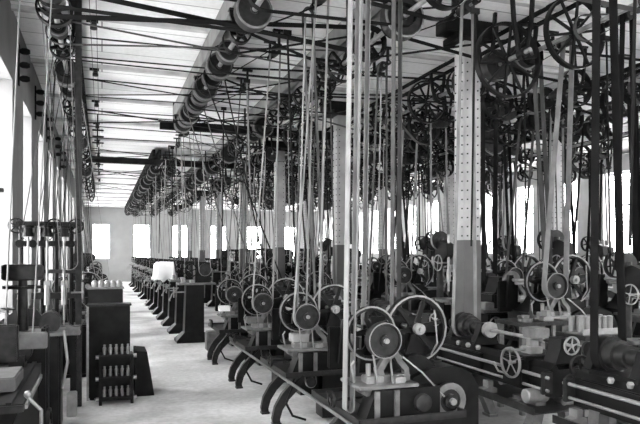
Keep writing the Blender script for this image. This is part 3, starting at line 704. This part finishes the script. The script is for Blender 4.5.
# ------------------------------------------------------------------ window side of the aisle
# planer / shaper near the windows
pl = empty('planing_machine', (-.84, 6.15, 0))
m = MB(); m.prism([(-.2, 0), (.3, 0), (.3, .12), (.22, .2), (.2, .7), (.24, .8), (-.2, .8)], -.95, .95); m.build('bed', IRON, pl)
m = MB(); m.box(-.27, .29, -1.0, .9, .8, .87, .01)
for x in (-.18, 0, .18): m.box(x-.02, x+.02, -1.0, .9, .87, .885)
m.build('table', IRON2, pl)
MB().box(.29, .31, -1.0, .9, .83, .87, .003).build('table_edge', STEEL, pl)
m = MB(); m.solid([(.04, -1.13), (.25, -1.13), (.26, -1.1), (.26, -.98), (.1, -.98)], (.0, 0, .5)); m.build('feed_drum', IRON2, pl)
m = MB(); m.box(-.28, -.18, .2, .36, 0, 1.5, .02); m.box(.3, .36, .2, .4, 0, 1.32, .02); m.build('upright', IRON, pl)
m = MB(); m.box(-.28, .36, .14, .22, 1.12, 1.27, .01); m.build('cross_rail', GREY, pl)
m = MB(); m.box(-.06, .12, .06, .16, 1.02, 1.36, .012); m.cyl((.03, .1, 1.36), (.03, .1, 1.5), .012); m.wheel((.03, .1, 1.5), .07, .015, 4, 'z', rt=.012, hub=.015, sw=.012); m.build('tool_head', IRON2, pl)
m = MB(); m.wheel((.42, -.5, .55), .16, .03, 5, 'x', rt=.02, hub=.03, sw=.02); m.cyl((.42, -.5, .55), (.2, -.5, .55), .02); m.build('hand_wheel', IRON, pl)
m = MB(); m.tube([(.3, -.9, .9), (.4, -.95, .8), (.4, -.95, .3)], .014); m.ball((.3, -.9, .92), .03); m.build('lever', STEEL, pl)
m = MB(); m.solid([(.14, .6), (.14, .68), (.1, .68), (.1, .76)], (.05, 0, 1.05)); m.box(-.02, .12, .55, .8, .87, 1.0); m.build('driving_pulley', IRON2, pl)
tag(pl, 'heavy planing machine with pale slotted table under the first window', 'planing machine')
o = MB().box(-1.0, -.66, 5.55, 6.1, .886, 1.0, .01).build('casting_block', GREY); tag(o, 'pale rectangular casting clamped on the planing machine table', 'casting')
# round-backed machine in front corner
sh = empty('shaping_machine', (-.62, 4.75, 0))
# gang drill
gd = empty('gang_drill', (-.68, 8.75, 0))
m = MB()
for x in (-.36, .33):
    m.box(x-.04, x+.04, -.1, .1, 0, .9, .01)
m.box(-.4, .38, -.25, .2, .9, .97, .01); m.build('stand', IRON, gd)
m = MB(); m.box(-.42, .42, -.32, .22, .97, 1.0, .005); m.box(-.42, .42, -.32, -.3, 1.0, 1.1); m.build('work_table', GREY, gd)
m = MB()
for x in (-.3, -.05, .12, .3): m.cyl((x, .02, 1.0), (x, .02, 2.42), .028)
m.build('column_rods', IRON, gd)
m = MB(); m.box(-.36, .36, -.04, .08, 1.42, 1.5, .01); m.build('cross_rail', IRON2, gd)
for za, zb in ((2.1, 2.17), (2.36, 2.42), (1.75, 1.8)): MB().box(-.36, .36, -.04, .08, za, zb, .01).build('cross_rail', IRON2, gd)
for i in range(5): MB().disc((-.3+.15*i, -.07, 2.13), .05, .08).build('gear', IRON, gd)
for x in (-.2, .02, .22):
    m = MB(); m.cyl((x, -.14, 1.15), (x, -.14, 2.35), .014); m.cyl((x, -.14, 1.35), (x, -.14, 1.6), .035); m.box(x-.04, x+.04, -.16, .0, 1.55, 1.66, .01); m.cyl((x, -.14, 1.06), (x, -.14, 1.15), .008)
    m.build('spindle', STEEL, gd)
    m = MB(); m.solid([(.07, 2.22), (.07, 2.27), (.055, 2.27), (.055, 2.33), (.075, 2.33), (.075, 2.36)], (x, -.14, 0), 'z', 16); m.build('pulley', IRON, gd)
for x in (-.34, .1, .36):
    m = MB(); m.wheel((x, -.08, 2.36), .1, .035, 5, rt=.02, hub=.03, sw=.02); m.build('gear_wheel', IRON, gd)
m = MB(); m.prism([(-.34, 1.0), (.1, 1.0), (-.02, 1.2), (-.1, 1.32), (-.2, 1.32)], -.25, -.2); m.build('guard', IRON2, gd)
m = MB(); m.wheel((.44, -.1, 1.5), .13, .02, 4, 'x', rt=.014, hub=.02, sw=.014); m.cyl((.44, -.1, 1.5), (.3, -.1, 1.5), .012); m.build('hand_wheel', STEEL, gd)
tag(gd, 'tall gang drill with four rods and small top gears by the windows', 'drill press')
COL.objects.unlink(sh); bpy.data.objects.remove(sh)
# small press ahead of it
bp = empty('drum_press', (-.86, 7.85, 0))
m = MB(); m.box(-.24, .42, -.3, .16, 0, 1.08, .02); m.build('base', IRON, bp)
MB().box(-.26, .46, -.34, .18, 1.08, 1.12, .008).build('table', GREY, bp)
MB().solid([(.12, -.1), (.12, .1)], (.3, -.06, 1.22), 'y').build('drum', IRON2, bp)
MB().tube([(.44, -.36, .5), (.5, -.42, .8), (.46, -.4, 1.15)], .016).build('lever', STEEL, bp)
m = MB(); m.solid([(.2, 1.7), (.22, 1.72), (.22, 1.86), (.2, 1.88)], (0, 0, 0), 'z', 28); m.build('table_drum', IRON2, bp)
m = MB(); m.solid([(.06, 1.1), (.05, 1.7)], (0, 0, 0), 'z', 16); m.build('neck', IRON2, bp)
m = MB(); m.wheel((0, 0, 1.62), .21, .03, 4, 'z', rt=.03, hub=.04, sw=.03); m.build('hand_wheel', IRON, bp)
tag(bp, 'round-topped press with a broad dark drum against the window wall', 'press')
# work box on floor (pale) + bucket
o = MB().box(-.41, -.29, 8.18, 8.3, 0, .3, .01).build('steel_box', STEEL); tag(o, 'pale box standing on the floor between planing machine and tool rack', 'box')

# tool rack with studs
def tool_rack():
    cab = empty('tool_cabinet', (.1, 9.15, 0))
    MB().box(-.27, .27, -.12, .12, .02, 1.28, .008).build('carcass', BOARD, cab)
    MB().box(-.29, .29, -.14, .14, 1.28, 1.31, .005).build('top_board', IRON2, cab)
    MB().box(-.3, -.27, -.16, -.1, 0, 1.28, .003).build('edge_strip', STEEL, cab)
    m = MB()
    for x in (-.23, .23):
        for y in (-.1, .1): m.box(x-.03, x+.03, y-.02, y+.02, 0, .03)
    m.build('foot', BOARD, cab)
    tag(cab, 'plain dark wooden cabinet standing at the aisle edge behind the stud rack', 'cabinet')
    up = empty('wooden_chest', (.05, 9.7, 0))
    MB().box(-.24, .24, -.18, .18, 0, 1.49, .008).build('carcass', BOARD, up)
    MB().box(-.26, .26, -.2, .2, 1.49, 1.515, .004).build('lid', GREY, up)
    tag(up, 'taller dark wooden chest behind the cabinet, small castings on its lid', 'chest')
    rk = empty('stud_rack', (.18, 8.8, 0))
    for z in (.0, .27, .56):
        m = MB(); m.box(-.22, .22, -.14, .14, z+.05, z+.1, .01); m.build('shelf', IRON, rk)
    for s in (-1, 1):
        for z in (.075, .345, .635):
            MB().cyl((s*.22, -.1, z), (s*.26, -.1, z), .028).build('bolt_head', STEEL, rk)
    m = MB()
    for x in (-.2, .2):
        for y in (-.12, .12): m.box(x-.02, x+.02, y-.015, y+.015, 0, .62)
    m.box(-.2, .2, .12, .13, 0.05, .66); m.build('frame', IRON, rk)
    tag(rk, 'low iron rack of three shelves filled with short upright studs', 'rack')
tool_rack()
st0 = None
for zi, z in enumerate((.1, .37, .66)):
    for i in range(5):
        if st0 is None:
            st0 = MB().solid([(.02, 0), (.022, .09), (.015, .1), (.015, .13)], axis='z', n=12).build('steel_stud', STEEL); o = st0
        else: o = st0.copy(); COL.objects.link(o)
        o.location = (.18-.15+.075*i, 8.74, z)
        tag(o, 'short bright steel stud upright on the %s shelf of the rack' % ['bottom', 'middle', 'top'][zi], 'stud', 'studs on the %s shelf of the rack' % ['bottom', 'middle', 'top'][zi])
for i in range(5):
    o = MB().solid([(.035, 0), (.045, .03), (.045, .07), (.02, .1)], axis='z', n=12).build('casting', STEEL) if i == 0 else cst.copy()
    if i == 0: cst = o
    else: COL.objects.link(o)
    o.location = (-.1+.085*i, 9.62, 1.516); tag(o, 'small pale casting standing in line on the tall chest lid', 'casting', 'castings on the chest lid')
# draped box beside the rack
m = MB(); m.prism([(.0, 0), (.26, 0), (.16, .62), (.0, .64)], 9.05, 9.6); o = m.build('sloping_bin', BOARD, loc=(.44, 0, 0)); tag(o, 'dark bin with one sloping side against the cabinet at the aisle', 'bin')
# machines further along the window side
for i, (k, y) in enumerate([('grind', 11.0), ('drill', 12.3), ('mill', 14.0), ('drill', 16), ('grind', 17.6), ('mill', 19.6), ('drill', 21.6), ('mill', 24), ('grind', 26.4), ('drill', 28.6), ('mill', 31), ('mill', 34)]):
    machine(k, -.42 if k != 'mill' else -.5, y, PROTO[k][2]+', '+ORD[i]+' along the window side past the chest', None, PI if k == 'grind' else 0)
def wb(x2, y, z2, r2, w, mt, lab, x1=-.5, y2=None, cr=False, r1=.14):
    o = belt('drive_belt', y, (x1, SZ), r1, y if y2 is None else y2, (x2, z2), r2, w, mt, cr); tag(o, lab, 'belt')
wb(-.79, 6.83, 1.05, .12, .07, BELT, 'bright pale belt dropping to the planing machine by the windows', x1=-.62, y2=6.83)
wb(-.4, 7.7, 1.9, .1, .06, BELT, 'pale belt running down beside the gang drill, window side of it', y2=8.6)
wb(-.3, 8.3, 1.2, .1, .05, BELTM, 'tan belt slanting down to the gang drill table')
wb(.0, 9.2, 1.7, .1, .06, BELT, 'pale slanting belt ending just above the tall chest', y2=10.4)
wb(-.6, 9.9, 2.3, .08, .05, BELTD, 'dark belt falling to the top gears of the gang drill', y2=9.0)
wb(-.42, 11.2, 1.3, .1, .06, BELT, 'pale belt to the grinding machine behind the chest')
wb(-.35, 12.4, 1.85, .12, .07, BELTD, 'dark belt to the first upright drill past the chest', cr=True)
wb(-.62, 13.7, 1.27, .13, .07, BELTM, 'tan belt to the milling machine past the window-side drill')
for i, (x, y, z, r_, w_) in enumerate([(-.88, 8.61, 2.25, .07, .04), (-.66, 8.61, 2.25, .07, .04), (-.5, 11.25, 1.28, .09, .09), (-.42, 12.45, 1.88, .12, .1), (-.7, 13.58, 1.27, .15, .1), (-.28, 14.13, 1.33, .12, .09), (-.42, 16.15, 1.88, .12, .1), (-.34, 17.35, 1.28, .09, .1), (-.7, 19.18, 1.27, .15, .1), (-.42, 21.75, 1.88, .12, .1), (-.7, 23.58, 1.27, .15, .1)]):
    wb(x, y+[.3, .6, -.4, .5, -.5, .45, -.4, .5, -.4, .4, 0][i], z, r_, w_, BELTD if i % 3 else BELTM, '%s belt running to the window-side machines, %s of a slanting cluster' % ('dark' if i % 3 else 'tan', ORD[i]), r1=.08, y2=y)
# wall arms at the first window
for i, z in enumerate((2.62, 2.78, 2.5)):
    o = MB().box(XL, XL+.22, 6.9-.4*i, 6.95-.4*i, z, z+.04, .004).build('wall_arm', IRON); tag(o, 'short black iron arm on the window wall, %s' % ['middle one', 'highest one', 'lowest one'][i], 'bracket')

# ------------------------------------------------------------------ aisle-side extras on the machine rows
o = MB().box(1.94, 1.965, 4.6, 9.9, .57, .6, .004).build('guard_rail', GREY); tag(o, 'long pale rail running low along the aisle side of the curved-leg machines', 'rail')
o = MB().box(2.03, 2.33, 12.75, 13.05, 0, .4, .02).build('waste_bin', GREY); tag(o, 'pale squat bin on the floor at the end of the curved-leg machines', 'bin')
# white cloths over far machines
def cloth(x0, x1, y0, y1, z0, z1, label):
    m = MB(); n = 10
    P = []
    for i in range(n+1):
        row = []
        for j in range(n+1):
            u, v = i/n, j/n
            e = min(u, 1-u, v, 1-v)*n
            x = x0+(x1-x0)*u; y = y0+(y1-y0)*v
            z = z1+.03*math.sin(9*u+5*v) if e >= 1 else z0+.05*math.sin(14*(u+v))
            if e >= 1: z -= .02
            row.append(m.bm.verts.new((x, y, z)))
        P.append(row)
    for i in range(n):
        for j in range(n): m.bm.faces.new((P[i][j], P[i+1][j], P[i+1][j+1], P[i][j+1]))
    o = m.build('cloth_cover', CLOTH)
    so = o.modifiers.new('thick', 'SOLIDIFY'); so.thickness = .01
    tag(o, label, 'cloth')
cloth(1.34, 1.95, 17.0, 18.6, 1.3, 1.78, 'white cloth draped over a pedestal machine beside the aisle')
cloth(1.64, 1.95, 19.0, 20.0, 1.25, 1.6, 'second smaller white cloth further along the aisle machines')

# benches and parts on them, second row area
def bench(x, y, wx, wy, h, label):
    r = empty('work_bench', (x, y, 0))
    MB().box(-wx/2, wx/2, -wy/2, wy/2, h-.05, h, .006).build('bench_top', IRON2, r)
    for sx in (-1, 1):
        for sy in (-1, 1): MB().box(sx*(wx/2-.05)-.035, sx*(wx/2-.05)+.035, sy*(wy/2-.05)-.03, sy*(wy/2-.05)+.03, 0, h-.05, .004).build('leg', GREY, r)
    MB().box(-wx/2+.06, wx/2-.06, -wy/2+.06, wy/2-.06, .25, .28, .004).build('shelf', BOARD, r)
    tag(r, label, 'bench')
bench(5.25, 6.65, .75, .55, 1.15, 'dark-topped bench with pale legs behind the second lathe')
bench(4.98, 5.35, .56, .45, 1.15, 'narrow bench carrying a tray of bright cylinders')
# box and cylinder tray on lathe
tr = empty('parts_tray', (4.33, 5.88, .99))
# tray of cylinders stands on the bench by the second lathe
tr.location = (4.98, 5.35, 1.15)
MB().box(-.24, .24, -.15, .15, 0, .02).build('tray_floor', GREY, tr)
for s in (-1, 1):
    MB().box(-.24, .24, s*.15-.008, s*.15+.008, 0, .06).build('tray_side', STEEL, tr)
tag(tr, 'shallow tray holding two lines of bright upright cylinders', 'tray')
cy0 = None
for i in range(6):
    for j in range(2):
        if cy0 is None: cy0 = MB().solid([(.033, 0), (.033, .16), (.02, .165)], axis='z', n=14).build('steel_cylinder', RIM); o = cy0
        else: o = cy0.copy(); COL.objects.link(o)
        o.location = (4.98-.19+.076*i, 5.35-.07+.14*j, 1.171); tag(o, 'bright steel cylinder standing upright in the tray', 'cylinder', 'cylinders in the tray')
o = MB().box(4.1, 4.28, 5.15, 5.35, 1.145, 1.25, .008).build('steel_box', GREY); tag(o, 'pale rectangular box resting on the second lathe tool post', 'box')
o = MB().solid([(.06, -.13), (.07, -.12), (.07, .1), (.05, .12)], (0, 0, 0), 'x', 22).build('cylinder_casting', STEEL, loc=(3.95, 4.95, .64)); tag(o, 'bright turned cylinder lying on the chip tray of the second lathe', 'casting')
# loose stock, castings and oil cans about the lathes
rs = random.Random(3)
def lying(i, x, y, z, where):
    k = i % 4
    if k == 0:
        l = rs.uniform(.12, .3); r_ = rs.uniform(.018, .035); o = MB().cyl((-l, 0, r_), (l, .04, r_), r_).build('bar_stock', STEEL, None, (x, y, z)); nm = 'short bright bar lying'
    elif k == 1: o = MB().solid([(.03, 0), (.09, 0), (.09, .04), (.05, .045), (.05, .08), (.03, .08)], (0, 0, 0), 'z', 20).build('gear_blank', GREY, None, (x, y, z)); nm = 'grey stepped gear blank lying'
    elif k == 2: o = MB().solid([(.05, 0), (.05, .05), (.015, .12), (.008, .2)], (0, 0, 0), 'z', 16).build('oil_can', IRON2, None, (x, y, z)); nm = 'small dark conical oil can standing'
    else: o = MB().prism([(-.08, 0), (.08, 0), (.08, .05), (.03, .06), (.03, .13), (-.03, .13), (-.03, .06), (-.08, .05)], -.05, .05).build('bracket_casting', RIM, None, (x, y, z)); nm = 'pale bracket casting standing'
    o.rotation_euler[2] = 0; tag(o, nm+' '+where, ['bar', 'gear blank', 'oil can', 'casting'][k])
spots = []
for li, ly in enumerate((3.5, 5.8, 8.35)):
    for q in range(8): spots.append((3.9 if q % 2 else 4.5, ly-.85+.24*q+rs.uniform(-.05, .05), .521, 'on the chip tray of the %s lathe, %s along' % (ORD[li], ORD[q])))
for q in range(4): spots.append((5.02+.16*q, 6.5+.1*(q % 2), 1.151, 'on the dark-topped bench, %s from the aisle' % ORD[q]))
for i, (x, y, z, wh_) in enumerate(spots): lying(i if i < 24 else i+1, x, y, z, wh_)
# boxes of parts on row-one tables
for i, (x, y) in enumerate([(2.14, 9.1), (2.1, 11.2), (2.2, 7.0)]):
    o = MB().box(x-.1, x+.1, y-.08, y+.1, .965, 1.06, .006).build('parts_box', [GREY, CLOTH, TIMP][i]); tag(o, '%s box of parts on the %s aisle machine table' % (['grey', 'white', 'wooden'][i], ['third', 'fourth', 'second'][i]), 'box')

# ------------------------------------------------------------------ light: overcast sky through the windows
w = bpy.data.worlds.new('sky'); S.world = w; w.use_nodes = True
bg = w.node_tree.nodes['Background']; bg.inputs[0].default_value = (1, 1, 1, 1); bg.inputs[1].default_value = 20.0

# ------------------------------------------------------------------ camera
cam = bpy.data.cameras.new('camera'); co = bpy.data.objects.new('camera', cam); COL.objects.link(co)
F = 620.0
cam.sensor_width = 36; cam.lens = F*36/640; cam.shift_y = 42/640; cam.clip_start = .05; cam.clip_end = 200
co.location = (0, 0, 2.0); co.rotation_euler = (PI/2, 0, -math.atan(218/F))
S.camera = co
vs = S.view_settings; vs.view_transform = 'Standard'; vs.look = 'None'; vs.gamma = 1; vs.exposure = 0.66; vs.use_curve_mapping = False
S.cycles.use_denoising = True
S.cycles.max_bounces = 8; S.cycles.diffuse_bounces = 5; S.cycles.transparent_max_bounces = 8
